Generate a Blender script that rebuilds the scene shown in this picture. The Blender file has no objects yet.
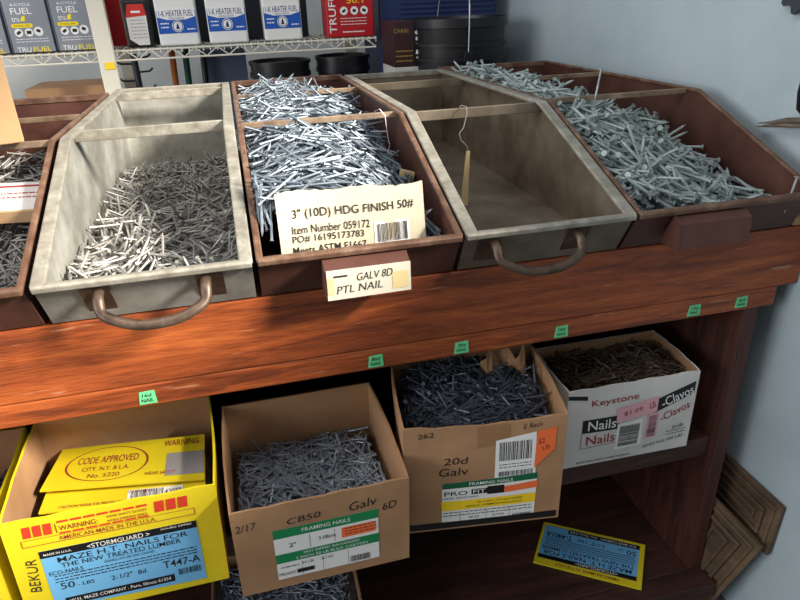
import bpy, bmesh, math, random
import numpy as np
from mathutils import Vector, Matrix, Quaternion
random.seed(7); rng = np.random.default_rng(7)
scene = bpy.context.scene
COL = scene.collection
PI = math.pi

# ------------------------------------------------------------------ materials
def srgb(r, g, b):
    f = lambda c: (c/12.92 if c <= .04045 else ((c+.055)/1.055)**2.4)
    return (f(r/255), f(g/255), f(b/255), 1)

def new_mat(name):
    m = bpy.data.materials.new(name); m.use_nodes = True
    nt = m.node_tree; b = nt.nodes['Principled BSDF']
    return m, nt, b

def flat_mat(name, c, rough=.6, metal=0, spec=.4):
    m, nt, b = new_mat(name)
    b.inputs['Base Color'].default_value = c
    b.inputs['Roughness'].default_value = rough
    b.inputs['Metallic'].default_value = metal
    b.inputs['Specular IOR Level'].default_value = spec
    return m

def noise_mat(name, stops, scale=8, stretch=(1, 1, 1), rough=(.5, .7), metal=0, bump=.0, bscale=60, detail=6, spec=.4, distort=0.0):
    m, nt, b = new_mat(name)
    N, L = nt.nodes, nt.links
    tc = N.new('ShaderNodeTexCoord'); mp = N.new('ShaderNodeMapping')
    mp.inputs['Scale'].default_value = stretch
    L.new(tc.outputs['Object'], mp.inputs['Vector'])
    nz = N.new('ShaderNodeTexNoise'); nz.inputs['Scale'].default_value = scale
    nz.inputs['Detail'].default_value = detail; nz.inputs['Roughness'].default_value = .65
    nz.inputs['Distortion'].default_value = distort
    L.new(mp.outputs[0], nz.inputs['Vector'])
    cr = N.new('ShaderNodeValToRGB'); e = cr.color_ramp.elements
    while len(e) < len(stops): e.new(.5)
    for k, (p, c) in enumerate(stops): e[k].position = p; e[k].color = c
    L.new(nz.outputs['Fac'], cr.inputs['Fac']); L.new(cr.outputs[0], b.inputs['Base Color'])
    mr = N.new('ShaderNodeMapRange'); mr.inputs['To Min'].default_value = rough[0]; mr.inputs['To Max'].default_value = rough[1]
    L.new(nz.outputs['Fac'], mr.inputs['Value']); L.new(mr.outputs[0], b.inputs['Roughness'])
    b.inputs['Metallic'].default_value = metal; b.inputs['Specular IOR Level'].default_value = spec
    if bump:
        n2 = N.new('ShaderNodeTexNoise'); n2.inputs['Scale'].default_value = bscale; n2.inputs['Detail'].default_value = 4
        L.new(mp.outputs[0], n2.inputs['Vector'])
        bp = N.new('ShaderNodeBump'); bp.inputs['Strength'].default_value = bump; bp.inputs['Distance'].default_value = .004
        L.new(n2.outputs['Fac'], bp.inputs['Height']); L.new(bp.outputs[0], b.inputs['Normal'])
    return m

def wood_mat(name, dark, mid, light, along=(1.3, 14, 14), rough=(.35, .55), scratch=0.):
    """long grain along the first axis with darker streaks and a few pale scratches"""
    m, nt, b = new_mat(name); N, L = nt.nodes, nt.links
    tc = N.new('ShaderNodeTexCoord'); mp = N.new('ShaderNodeMapping'); mp.inputs['Scale'].default_value = along
    L.new(tc.outputs['Object'], mp.inputs['Vector'])
    nz = N.new('ShaderNodeTexNoise'); nz.inputs['Scale'].default_value = 2.6; nz.inputs['Detail'].default_value = 9
    nz.inputs['Roughness'].default_value = .62; nz.inputs['Distortion'].default_value = .9
    L.new(mp.outputs[0], nz.inputs['Vector'])
    cr = N.new('ShaderNodeValToRGB'); e = cr.color_ramp.elements; e.new(.5)
    for k, (p, c) in enumerate(((.34, dark), (.5, mid), (.68, light))): e[k].position = p; e[k].color = c
    L.new(nz.outputs['Fac'], cr.inputs['Fac'])
    mp2 = N.new('ShaderNodeMapping'); mp2.inputs['Scale'].default_value = (along[0]*3, along[1]*5, along[2]*5)
    L.new(tc.outputs['Object'], mp2.inputs['Vector'])
    n2 = N.new('ShaderNodeTexNoise'); n2.inputs['Scale'].default_value = 6; n2.inputs['Detail'].default_value = 5
    L.new(mp2.outputs[0], n2.inputs['Vector'])
    c2 = N.new('ShaderNodeValToRGB'); c2.color_ramp.elements[0].position = .36; c2.color_ramp.elements[0].color = (.58, .56, .54, 1)
    c2.color_ramp.elements[1].position = .55
    L.new(n2.outputs['Fac'], c2.inputs['Fac'])
    mx = N.new('ShaderNodeMixRGB'); mx.blend_type = 'MULTIPLY'; mx.inputs['Fac'].default_value = .8
    L.new(cr.outputs[0], mx.inputs[1]); L.new(c2.outputs[0], mx.inputs[2])
    mp3 = N.new('ShaderNodeMapping'); mp3.inputs['Rotation'].default_value = (0, .55, 0); mp3.inputs['Scale'].default_value = (5, 40, 60)
    L.new(tc.outputs['Object'], mp3.inputs['Vector'])
    n3 = N.new('ShaderNodeTexNoise'); n3.inputs['Scale'].default_value = 1.6; n3.inputs['Detail'].default_value = 3
    L.new(mp3.outputs[0], n3.inputs['Vector'])
    c3 = N.new('ShaderNodeValToRGB'); c3.color_ramp.elements[0].position = .66; c3.color_ramp.elements[1].position = .71
    L.new(n3.outputs['Fac'], c3.inputs['Fac'])
    m3 = N.new('ShaderNodeMixRGB'); m3.inputs[2].default_value = srgb(176, 140, 112)
    sc = N.new('ShaderNodeMath'); sc.operation = 'MULTIPLY'; sc.inputs[1].default_value = scratch
    L.new(c3.outputs[0], sc.inputs[0]); L.new(sc.outputs[0], m3.inputs['Fac']); L.new(mx.outputs[0], m3.inputs[1])
    L.new(m3.outputs[0], b.inputs['Base Color'])
    mr = N.new('ShaderNodeMapRange'); mr.inputs['To Min'].default_value = rough[0]; mr.inputs['To Max'].default_value = rough[1]
    L.new(n2.outputs['Fac'], mr.inputs['Value']); L.new(mr.outputs[0], b.inputs['Roughness'])
    bp = N.new('ShaderNodeBump'); bp.inputs['Strength'].default_value = .25; bp.inputs['Distance'].default_value = .002
    L.new(n2.outputs['Fac'], bp.inputs['Height']); L.new(bp.outputs[0], b.inputs['Normal'])
    return m

M = {}
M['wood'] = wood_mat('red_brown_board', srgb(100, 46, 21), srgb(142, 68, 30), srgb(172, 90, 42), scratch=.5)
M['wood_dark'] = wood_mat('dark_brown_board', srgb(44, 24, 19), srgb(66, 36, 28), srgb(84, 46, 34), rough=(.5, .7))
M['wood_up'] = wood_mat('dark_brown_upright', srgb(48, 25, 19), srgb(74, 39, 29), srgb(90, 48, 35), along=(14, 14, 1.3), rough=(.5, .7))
M['galv'] = noise_mat('galvanized_sheet', [(.3, srgb(116, 115, 109)), (.52, srgb(158, 157, 150)), (.72, srgb(184, 184, 178))], 9, (1, 1, 1), (.42, .6), .45, .15, 40)
M['galv_dull'] = noise_mat('dull_galvanized_sheet', [(.3, srgb(88, 76, 62)), (.52, srgb(116, 105, 90)), (.74, srgb(140, 130, 115))], 8, (1, 1, 1), (.45, .62), .35, .15, 40)
M['galv_rim'] = noise_mat('worn_galvanized_edge', [(.3, srgb(128, 122, 110)), (.55, srgb(162, 157, 145)), (.75, srgb(188, 185, 176))], 30, (1, 1, 1), (.38, .6), .4, .3, 80)
M['brown_tin'] = noise_mat('brown_painted_sheet', [(.3, srgb(60, 38, 32)), (.55, srgb(86, 54, 45)), (.75, srgb(104, 68, 58))], 7, (1, 1, 1), (.4, .6), .1, .15, 40)
M['brown_rim'] = noise_mat('worn_brown_edge', [(.3, srgb(78, 52, 40)), (.5, srgb(106, 78, 62)), (.7, srgb(140, 114, 94))], 24, (1, 1, 1), (.4, .6), .15, .3, 80)
M['bar_brown'] = noise_mat('worn_brown_strap', [(.3, srgb(104, 84, 68)), (.55, srgb(142, 122, 102)), (.75, srgb(166, 148, 128))], 26, (1, 1, 1), (.4, .6), .2, .2, 80)
M['handle'] = noise_mat('dark_iron_handle', [(.3, srgb(58, 44, 36)), (.6, srgb(96, 80, 68)), (.8, srgb(130, 118, 104))], 30, (1, 1, 1), (.35, .55), .5)
M['card'] = noise_mat('brown_cardboard', [(.3, srgb(148, 110, 78)), (.6, srgb(172, 132, 96)), (.8, srgb(184, 146, 110))], 5, (1, 1, 1), (.75, .9), 0, .05, 30)
M['card_lit'] = noise_mat('sunlit_tan_cardboard', [(.3, srgb(172, 138, 100)), (.7, srgb(190, 156, 116))], 5, (1, 1, 1), (.75, .9))  # lighter copy of the cardboard, with sunlight put into its tan colour
M['yellow'] = noise_mat('yellow_printed_card', [(.3, srgb(216, 192, 24)), (.7, srgb(234, 212, 40))], 5, (1, 1, 1), (.45, .6))
M['cream'] = noise_mat('cream_carton', [(.3, srgb(190, 179, 154)), (.7, srgb(208, 199, 176))], 6, (1, 1, 1), (.7, .85), 0, .1, 30)
M['whitecard'] = noise_mat('scuffed_white_carton', [(.3, srgb(196, 192, 188)), (.7, srgb(222, 218, 214))], 6, (1, 1, 1), (.6, .8))
def F(n, *c, **k): M[n] = flat_mat(n, srgb(*c), **k)
F('white', 232, 230, 226); F('paper', 206, 198, 180); F('black', 22, 20, 21, rough=.5); F('ink', 30, 26, 26, rough=.8)
F('red', 196, 44, 34); F('brick_red', 204, 58, 34); F('maroon', 54, 26, 30); F('blue_lab', 112, 178, 222); F('green', 22, 130, 74)
F('dark_green', 18, 96, 60); F('orange', 240, 112, 58); F('pink', 222, 168, 176); F('lab_yel', 246, 208, 34); F('grey_print', 150, 146, 142)
F('mint', 104, 204, 140, rough=.4); F('jug', 226, 226, 222, rough=.35); F('jug_blue', 28, 84, 172, rough=.4); F('can_grey', 134, 138, 146, rough=.35)
F('can_dark', 40, 44, 56, rough=.4); F('yel', 242, 214, 20); F('black_plastic', 26, 26, 30, rough=.35); F('navy', 32, 46, 88, rough=.45)
F('can_red', 176, 24, 32, rough=.35); F('rack', 222, 216, 200, rough=.4); F('wire', 178, 178, 176, rough=.35, metal=.6); F('shim', 200, 176, 132)
F('dark_red_print', 150, 40, 44); F('tan_print', 168, 138, 60); F('blue_grey', 98, 112, 140, rough=.6); F('cap_blue', 24, 44, 110)
F('orange_wood', 200, 112, 52); F('green_tool', 34, 92, 70); F('steel_dark', 64, 68, 74, rough=.5, metal=.5); F('old_tape', 206, 186, 136); F('tape', 150, 112, 78, rough=.3)
def nail_mat(name, c0, c1, c2, metal=.55, rough=(.35, .55)):
    return noise_mat(name, [(.3, c0), (.52, c1), (.72, c2)], 22, (1, 1, 1), rough, metal, 0)
M['nail_bright'] = nail_mat('bright_zinc', srgb(84, 94, 103), srgb(122, 133, 143), srgb(154, 165, 175), .6, (.42, .6))
M['nail_grey'] = nail_mat('grey_zinc', srgb(108, 106, 103), srgb(150, 148, 144), srgb(182, 180, 176), .4, (.42, .6))
M['nail_hdg'] = nail_mat('hot_dip_zinc', srgb(112, 124, 124), srgb(160, 172, 170), srgb(196, 206, 202), .3, (.45, .65))
M['nail_box'] = nail_mat('dull_zinc', srgb(110, 116, 126), srgb(150, 157, 167), srgb(184, 190, 198), .4)
M['nail_dark'] = nail_mat('dark_steel', srgb(52, 54, 62), srgb(80, 84, 94), srgb(110, 114, 124))
M['nail_brown'] = nail_mat('brown_steel', srgb(48, 38, 30), srgb(84, 68, 54), srgb(124, 106, 88), .3)
M['wall'] = noise_mat('pale_blue_plaster', [(.3, srgb(156, 171, 177)), (.5, srgb(168, 182, 187)), (.7, srgb(178, 190, 194))], 2.2, (1, 1, 1), (.6, .8), 0, .35, 9)
M['wall_back'] = noise_mat('pale_back_plaster', [(.3, srgb(186, 190, 188)), (.7, srgb(206, 208, 204))], 2, (1, 1, 1), (.7, .9))
M['floor'] = noise_mat('grey_concrete', [(.3, srgb(86, 82, 80)), (.7, srgb(116, 112, 108))], 4, (1, 1, 1), (.6, .85), 0, .2, 30)
M['carved'] = noise_mat('weathered_carved_wood', [(.3, srgb(60, 46, 35)), (.55, srgb(94, 75, 56)), (.75, srgb(116, 94, 72))], 10, (1, 1, 1), (.6, .8), 0, .4, 50)
M['stick'] = noise_mat('split_wood', [(.3, srgb(52, 44, 38)), (.6, srgb(110, 98, 84)), (.8, srgb(150, 138, 120))], 9, (1, 1, 12), (.7, .9))

# ------------------------------------------------------------------ mesh helpers
class MB:
    def __init__(s): s.v = []; s.f = []
    def add(s, vs, fs):
        n = len(s.v); s.v += [tuple(v) for v in vs]; s.f += [tuple(i+n for i in f) for f in fs]; return s
    def box(s, x0, x1, y0, y1, z0, z1, mat=None):
        vs = [Vector(p) for p in ((x0,y0,z0),(x1,y0,z0),(x1,y1,z0),(x0,y1,z0),(x0,y0,z1),(x1,y0,z1),(x1,y1,z1),(x0,y1,z1))]
        if mat: vs = [mat @ v for v in vs]
        return s.add(vs, [(3,2,1,0),(4,5,6,7),(0,1,5,4),(1,2,6,5),(2,3,7,6),(3,0,4,7)])
    def prism(s, poly, a, b, fn):
        """polygon poly (u,v) extruded from a to b, fn(u,v,t) -> point"""
        n = len(poly); vs = [fn(u, v, a) for u, v in poly]+[fn(u, v, b) for u, v in poly]
        fs = [tuple(range(n))[::-1], tuple(range(n, 2*n))]+[(i, (i+1) % n, n+(i+1) % n, n+i) for i in range(n)]
        return s.add(vs, fs)
    def tube(s, pts, r, k=8, closed=False, flat=None):
        pts = [Vector(p) for p in pts]; rings = []; n = len(pts)
        up = None
        for i, p in enumerate(pts):
            if closed: t = pts[(i+1) % n]-pts[i-1]
            else: t = (pts[min(i+1, n-1)]-pts[max(i-1, 0)])
            t.normalize()
            if up is None:
                up = Vector((0,0,1)) if abs(t.z) < .9 else Vector((1,0,0))
            a = t.cross(up).normalized(); bb = a.cross(t).normalized(); up = bb
            rr = r[i] if isinstance(r, (list, tuple)) else r
            rx, ry = (rr, rr) if flat is None else (rr*flat[0], rr*flat[1])
            rings.append([p+a*rx*math.cos(2*PI*j/k)+bb*ry*math.sin(2*PI*j/k) for j in range(k)])
        vs = [v for g in rings for v in g]; fs = []
        m = n if closed else n-1
        for i in range(m):
            for j in range(k):
                i2 = (i+1) % n; j2 = (j+1) % k
                fs.append((i*k+j, i*k+j2, i2*k+j2, i2*k+j))
        if not closed: fs += [tuple(range(k))[::-1], tuple(range((n-1)*k, n*k))]
        return s.add(vs, fs)
    def lathe(s, prof, c=(0,0,0), k=32, sx=1, sy=1, caps=True):
        n = len(prof); vs = [(c[0]+r*sx*math.cos(2*PI*j/k), c[1]+r*sy*math.sin(2*PI*j/k), c[2]+z) for r, z in prof for j in range(k)]
        fs = [(i*k+j, i*k+(j+1) % k, (i+1)*k+(j+1) % k, (i+1)*k+j) for i in range(n-1) for j in range(k)]
        if caps: fs += [tuple(range(k))[::-1], tuple(range((n-1)*k, n*k))]
        return s.add(vs, fs)
    def build(s, name, mat, parent=None, bevel=0, smooth=False, seg=2):
        me = bpy.data.meshes.new(name); me.from_pydata(s.v, [], s.f); me.update()
        bm = bmesh.new(); bm.from_mesh(me); bmesh.ops.recalc_face_normals(bm, faces=bm.faces); bm.to_mesh(me); bm.free()
        me.materials.append(mat if not isinstance(mat, str) else M[mat])
        o = bpy.data.objects.new(name, me); COL.objects.link(o)
        if parent: o.parent = parent
        if smooth:
            for p in me.polygons: p.use_smooth = True
            me.set_sharp_from_angle(angle=math.radians(40))
        if bevel:
            md = o.modifiers.new('edge', 'BEVEL'); md.width = bevel; md.segments = seg; md.limit_method = 'ANGLE'; md.angle_limit = math.radians(35)
        return o

def tag(o, label=None, cat=None, group=None, kind=None):
    for k, v in (('label', label), ('category', cat), ('group', group), ('kind', kind)):
        if v: o[k] = v
    return o
def empty(name, loc=(0,0,0), rot=None, label=None, cat=None, group=None):
    o = bpy.data.objects.new(name, None); COL.objects.link(o); o.empty_display_size = .05
    o.location = loc
    if rot is not None: o.rotation_mode = 'QUATERNION'; o.rotation_quaternion = rot.to_quaternion()
    return tag(o, label, cat, group)
def copy_tree(o, parent=None):
    c = o.copy(); COL.objects.link(c); c.parent = parent
    for ch in list(o.children): copy_tree(ch, c)
    return c

_tc = {}
def text_geo(s, bold=0, shear=0):
    key = (s, bold, shear)
    if key in _tc: return _tc[key]
    cu = bpy.data.curves.new('t', 'FONT'); cu.body = s; cu.offset = bold*.35; cu.shear = shear; cu.resolution_u = 3
    o = bpy.data.objects.new('t', cu); COL.objects.link(o)
    dg = bpy.context.evaluated_depsgraph_get(); dg.update()
    me = bpy.data.meshes.new_from_object(o.evaluated_get(dg))
    vs = np.array([v.co[:2] for v in me.vertices]) if len(me.vertices) else np.zeros((1, 2)); fs = [tuple(p.vertices) for p in me.polygons]
    bpy.data.objects.remove(o); bpy.data.curves.remove(cu); bpy.data.meshes.remove(me)
    if len(fs):
        lo, hi = vs.min(0), vs.max(0); vs = (vs-(lo+hi)/2)/np.maximum(hi-lo, 1e-6)
    _tc[key] = (vs, fs); return _tc[key]

class Ink:
    """marks of one colour on one face; F maps (u, v, n) to the parent's space"""
    def __init__(s, F, n=.0008): s.F = F; s.n = n; s.mb = MB(); s.fine = (.02 if F.__qualname__.startswith('carton') or F.__name__ == 'fl' else (.08 if F.__qualname__.startswith('slab') else 0))
    def poly(s, pts):
        if len(pts) == 4 and s.fine:
            (a, b, c, d) = [Vector(p) for p in pts]
            nu = max(1, math.ceil(max((b-a).length, (c-d).length)/s.fine)); nv = max(1, math.ceil(max((d-a).length, (c-b).length)/s.fine))
            vs = []
            for i in range(nu+1):
                for j in range(nv+1):
                    q = a.lerp(b, i/nu).lerp(d.lerp(c, i/nu), j/nv); vs.append(s.F(q.x, q.y, s.n))
            s.mb.add(vs, [(i*(nv+1)+j, (i+1)*(nv+1)+j, (i+1)*(nv+1)+j+1, i*(nv+1)+j+1) for i in range(nu) for j in range(nv)]); return s
        s.mb.add([s.F(u, v, s.n) for u, v in pts], [tuple(range(len(pts)))]); return s
    def rect(s, u0, v0, u1, v1, ang=0):
        return s.poly([(u0,v0),(u1,v0),(u1,v1),(u0,v1)]) if not ang else s.rrect((u0+u1)/2, (v0+v1)/2, u1-u0, v1-v0, ang)
    def rrect(s, u, v, w, h, ang):
        c, q = math.cos(ang), math.sin(ang)
        return s.poly([(u+c*a*w-q*b*h, v+q*a*w+c*b*h) for a, b in ((-.5,-.5),(.5,-.5),(.5,.5),(-.5,.5))])
    def text(s, t, u, v, w, h, ang=0, bold=.01, shear=0):
        vs, fs = text_geo(t, bold, shear); c, q = math.cos(ang), math.sin(ang)
        s.mb.add([s.F(u+c*a*w-q*b*h, v+q*a*w+c*b*h, s.n) for a, b in vs], fs); return s
    def bars(s, u0, v0, u1, v1, seed=1, vert=False):
        r = random.Random(seed); p = 0.
        L = (u1-u0) if not vert else (v1-v0)
        while p < 1:
            w = r.choice((.012, .02, .03)); 
            if p+w > 1: break
            if not vert: s.rect(u0+p*L, v0, u0+(p+w)*L, v1)
            else: s.rect(u0, v0+p*L, u1, v0+(p+w)*L)
            p += w+r.choice((.014, .02, .03))
        return s
    def ring(s, u, v, a, b, t, k=36):
        vs = []; 
        for j in range(k):
            c, q = math.cos(2*PI*j/k), math.sin(2*PI*j/k)
            vs += [s.F(u+a*c, v+b*q, s.n), s.F(u+(a-t)*c, v+(b-t)*q, s.n)]
        s.mb.add(vs, [(2*j, 2*((j+1) % k), 2*((j+1) % k)+1, 2*j+1) for j in range(k)]); return s
    def disc(s, u, v, a, b=None, k=24):
        b = b or a; return s.poly([(u+a*math.cos(2*PI*j/k), v+b*math.sin(2*PI*j/k)) for j in range(k)])
    def stroke(s, pts, w):
        for (a, b), (c, d) in zip(pts, pts[1:]):
            l = math.hypot(c-a, d-b)+1e-9; nx, ny = -(d-b)/l*w/2, (c-a)/l*w/2; ex, ey = (c-a)/l*w/3, (d-b)/l*w/3
            s.poly([(a+nx-ex, b+ny-ey), (a-nx-ex, b-ny-ey), (c-nx+ex, d-ny+ey), (c+nx+ex, d+ny+ey)])
        return s
    def lines(s, u0, u1, v, n, dv, h, seed=0):
        r = random.Random(seed)
        for k in range(n):
            p = u0
            while p < u1:
                w = r.uniform(.003, .010); s.rect(p, v-k*dv, min(p+w, u1), v-k*dv+h); p += w+.002
        return s
    def build(s, name, mat, parent): return s.mb.build(name, mat, parent)
def front(u, v, n): return Vector((u, -n, v))

# ------------------------------------------------------------------ camera
RC = ((.968, -.247, -.034), (.136, .409, .902), (.209, .879, -.429))
cam = bpy.data.cameras.new('camera'); co = bpy.data.objects.new('camera', cam); COL.objects.link(co)
r_, u_, f_ = (Vector(a) for a in RC); f_.normalize(); r_ = (r_-f_*r_.dot(f_)).normalized(); u_ = r_.cross(f_)
m3 = Matrix((r_, u_, -f_)).transposed().to_4x4(); m3.translation = (0, -1, 1.5)
co.matrix_world = m3; cam.sensor_width = 36; cam.lens = 645/800*36; cam.clip_start = .02
scene.camera = co

# ------------------------------------------------------------------ setting
def struct(o): o['kind'] = 'structure'; return o
struct(MB().box(-4, 1.1, -3, 2.6, -.05, 0).build('floor', 'floor'))
WX = 1.1
SILL, HEAD, WY0, WY1 = 1.68, 2.45, -2.2, .42        # unseen window added in the right wall, sized to shape the sunbeam
wr = MB()
wr.box(WX, WX+.14, -3, 2.6, 0, SILL).box(WX, WX+.14, -3, WY0, SILL, 2.9).box(WX, WX+.14, WY1, 2.6, SILL, 2.9).box(WX, WX+.14, WY0, WY1, HEAD, 2.9)
struct(wr.build('wall_right', 'wall'))
struct(MB().box(-4, WX, 2.6, 2.74, 0, 2.9).build('wall_back', 'wall_back'))
struct(MB().box(-4, WX, -3.1, -3, 0, 2.9).build('light_block_wall', 'wall_back'))  # unseen wall added behind the camera to dim the bench front

# ------------------------------------------------------------------ bench
ZT = 1.055
bench = empty('store_bench', (0, 0, 0), None, 'long red-brown wooden bench with open shelves holding the tilted nail bins', 'bench')
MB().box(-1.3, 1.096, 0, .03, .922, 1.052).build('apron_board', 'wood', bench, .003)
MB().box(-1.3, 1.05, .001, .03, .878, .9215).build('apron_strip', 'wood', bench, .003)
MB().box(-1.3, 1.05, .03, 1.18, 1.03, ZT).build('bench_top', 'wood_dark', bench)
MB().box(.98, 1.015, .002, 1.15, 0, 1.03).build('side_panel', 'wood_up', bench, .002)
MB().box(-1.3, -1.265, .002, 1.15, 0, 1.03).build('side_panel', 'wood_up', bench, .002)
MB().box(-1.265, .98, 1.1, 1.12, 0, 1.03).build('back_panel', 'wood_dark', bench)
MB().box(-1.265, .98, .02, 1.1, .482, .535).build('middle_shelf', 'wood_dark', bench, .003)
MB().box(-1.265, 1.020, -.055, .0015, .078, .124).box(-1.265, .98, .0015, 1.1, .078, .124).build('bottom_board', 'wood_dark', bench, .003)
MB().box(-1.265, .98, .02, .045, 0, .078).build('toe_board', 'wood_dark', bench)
for x, t in ((-.209, '16d'), (.188, '8d'), (.353, '20d'), (.558, '10d'), (.854, '12d'), (.966, '6d')):
    cz = .896 if x < .9 else .898
    Fb = lambda u, v, n, x=x, cz=cz: Vector((x+u, .001-n, cz+v))
    w, h = .0145, .0125
    st = MB().add([Fb(a, b, n) for n in (0, .0012) for a, b in ((-w, -h), (w, -h), (w*.9, h), (-w*.8, h*.9))], [(0,1,2,3),(4,5,6,7),(0,1,5,4),(1,2,6,5),(2,3,7,6),(3,0,4,7)]).build('price_sticker', 'mint', bench)
    st['label'] = 'small mint green size sticker'
    Ink(Fb, .0018).text(t, 0, .005, .016, .007, 0, 0, .15).text('NAIL', 0, -.005, .02, .007, 0, 0, .1).build('lettering', 'ink', st)

# ------------------------------------------------------------------ tilted-front nail bins
def make_bin(x0, x1, yb, mats, label, rail, bars, barmat, hgt=.22, handle=None, barh=.011):
    w = x1-x0
    root = empty('nail_bin', (x0, 0, ZT), None, label, 'bin')
    prof = [(0, 0), (-.046, .078), (.325, hgt), (yb, hgt), (yb, 0)]
    side = lambda a, b: MB().prism(prof, a, b, lambda u, v, t: Vector((t, u, v)))
    side(0, .003).build('side_panel', mats, root); side(w-.003, w).build('side_panel', mats, root)
    MB().box(.003, w-.003, 0, yb, 0.0005, .003).build('floor_panel', mats, root)
    MB().prism([(0, .0), (-.046, .078), (-.043, .079), (.004, .0)], .003, w-.003, lambda u, v, t: Vector((t, u, v))).build('front_panel', mats, root)
    MB().box(.003, w-.003, yb-.003, yb, 0.003, hgt).build('back_panel', mats, root)
    # rolled rim: two side rails, front lip, back lip
    for sx in (0, 1):
        a, b = ((-.002, rail-.002) if sx == 0 else (w-rail+.002, w+.002))
        path = [(-.050, .076), (.325, hgt-.003), (yb, hgt-.003)]
        up = [(y, z+.008) for y, z in path]
        MB().prism(path+up[::-1], a, b, lambda u, v, t: Vector((t, u, v))).build('side_rail', rim_of(mats), root, .0025)
    MB().prism([(-.053, .072), (-.042, .072), (-.040, .084), (-.050, .085), (-.055, .081)], 0, w, lambda u, v, t: Vector((t, u, v))).build('front_lip', rim_of(mats), root, .002)
    MB().box(0, w, yb-.006, yb+.006, hgt-.012, hgt+.004).build('back_lip', rim_of(mats), root, .002)
    for y in bars:
        z = hgt+.001
        MB().prism([(y-.004, z-barh), (y+.002, z-barh), (y+.002, z-.004), (y+.010, z), (y-.004, z+.001)], .004, w-.004, lambda u, v, t: Vector((t, u, v))).build('cross_bar', barmat, root, .0015)
    if handle:
        c, hw, drop = handle
        hp = empty('pull_handle', (0, .012, 0)); hp.parent = root
        pts = [(c-hw, -.054, .060), (c-hw, -.068, .054), (c-hw+.003, -.080, .036), (c-hw*.72, -.090, .016-drop), (c-hw*.3, -.094, .006-drop), (c+hw*.3, -.094, .006-drop), (c+hw*.72, -.090, .016-drop), (c+hw-.003, -.080, .036), (c+hw, -.068, .054), (c+hw, -.054, .060)]
        sm = []
        P = [Vector(p) for p in pts]
        for i in range(len(P)-1):
            p0, p1, p2, p3 = P[max(i-1, 0)], P[i], P[i+1], P[min(i+2, len(P)-1)]
            for q in range(4):
                t = q/4; sm.append(.5*((2*p1)+(p2-p0)*t+(2*p0-5*p1+4*p2-p3)*t*t+(3*p1-p0-3*p2+p3)*t**3))
        sm.append(P[-1])
        MB().tube(sm, .0072, 10, flat=(1.15, .8)).build('grip', 'handle', hp, smooth=True)
        for s in (-1, 1):
            MB().prism([(-.052, .066), (-.055, .068), (-.017, .014), (-.012, .014)], c+s*hw-.021+s*.006, c+s*hw+.021+s*.006, lambda u, v, t: Vector((t, u-.003, v))).build('mounting_plate', 'handle', hp, .002)
    return root
def rim_of(m): return {'galv': 'galv_rim', 'galv_dull': 'galv_rim', 'brown_tin': 'brown_rim'}[m]
BX = {1: (-.657, -.330), 2: (-.318, -.006), 3: (.003, .335), 4: (.344, .656), 5: (.664, 1.040)}
make_bin(*BX[1], 1.0, 'brown_tin', 'brown metal nail bin at the far left under the tan cardboard box', .010, (.335, .645), 'bar_brown')
make_bin(*BX[2], 1.08, 'galv', 'bare grey metal nail bin half filled with thin nails in sun', .021, (.415, 1.0), 'galv_rim', handle=(.163, .077, -.010), barh=.021)
bin3 = make_bin(*BX[3], 1.10, 'brown_tin', 'brown metal nail bin heaped with nails behind a cream carton piece', .011, (.358, .79), 'bar_brown')
make_bin(*BX[4], 1.07, 'galv_dull', 'empty grey metal nail bin with a wire and wood tag hanging inside', .022, (.335, .84), 'galv_dull', handle=(.128, .077, -.010), barh=.02)
bin5 = make_bin(*BX[5], 1.13, 'brown_tin', 'wide brown metal nail bin beside the blue wall heaped with thick nails', .009, (.37, .76), 'bar_brown')

# paper card in the holder of the third bin
def holder(parent, u0, u1, y, mat, name='card_holder'):
    p = MB().prism([(-.0485, .070), (y, .058), (y-.004, .012), (-.020, .012)], u0, u1, lambda u, v, t: Vector((t, u, v))).build(name, mat, parent, .0015)
    return p
h3 = holder(bin3, .098, .237, -.070, 'brown_tin')
A0, A1 = Vector((0, -.0745, .0125)), Vector((0, -.0705, .0585))
Fc = lambda u, v, n: A0.lerp(A1, v/.046)+Vector((u, -n, 0))
pc = MB().add([Fc(a, b, n) for n in (.0006, .0016) for a, b in ((.100, -.003), (.236, -.002), (.237, .046), (.101, .046))], [(3,2,1,0),(4,5,6,7),(0,1,5,4),(1,2,6,5),(2,3,7,6),(3,0,4,7)]).build('paper_card', 'paper', h3)
pc['label'] = 'cream card with handwritten letters'
Ink(Fc, .0024).text('GALV 8D', .178, .032, .058, .0125, .03, -.012, .25).text('PTL NAIL', .152, .014, .074, .0125, .03, -.012, .2).rect(.112, .034, .134, .037).build('handwriting', 'ink', pc)
for r4 in ((.101, .006, .111, .034), (.206, .004, .232, .032)): Ink(Fc, .0022).rect(*r4).build('tape_mark', 'old_tape', pc)
h5 = holder(bin5, .074, .222, -.066, 'brown_tin')
MB().prism([(-.0485, .072), (-.067, .060), (-.071, .010), (-.016, .010)], .0715, .0745, lambda u, v, t: Vector((t, u, v))).build('holder_end', 'brown_tin', h5)

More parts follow.
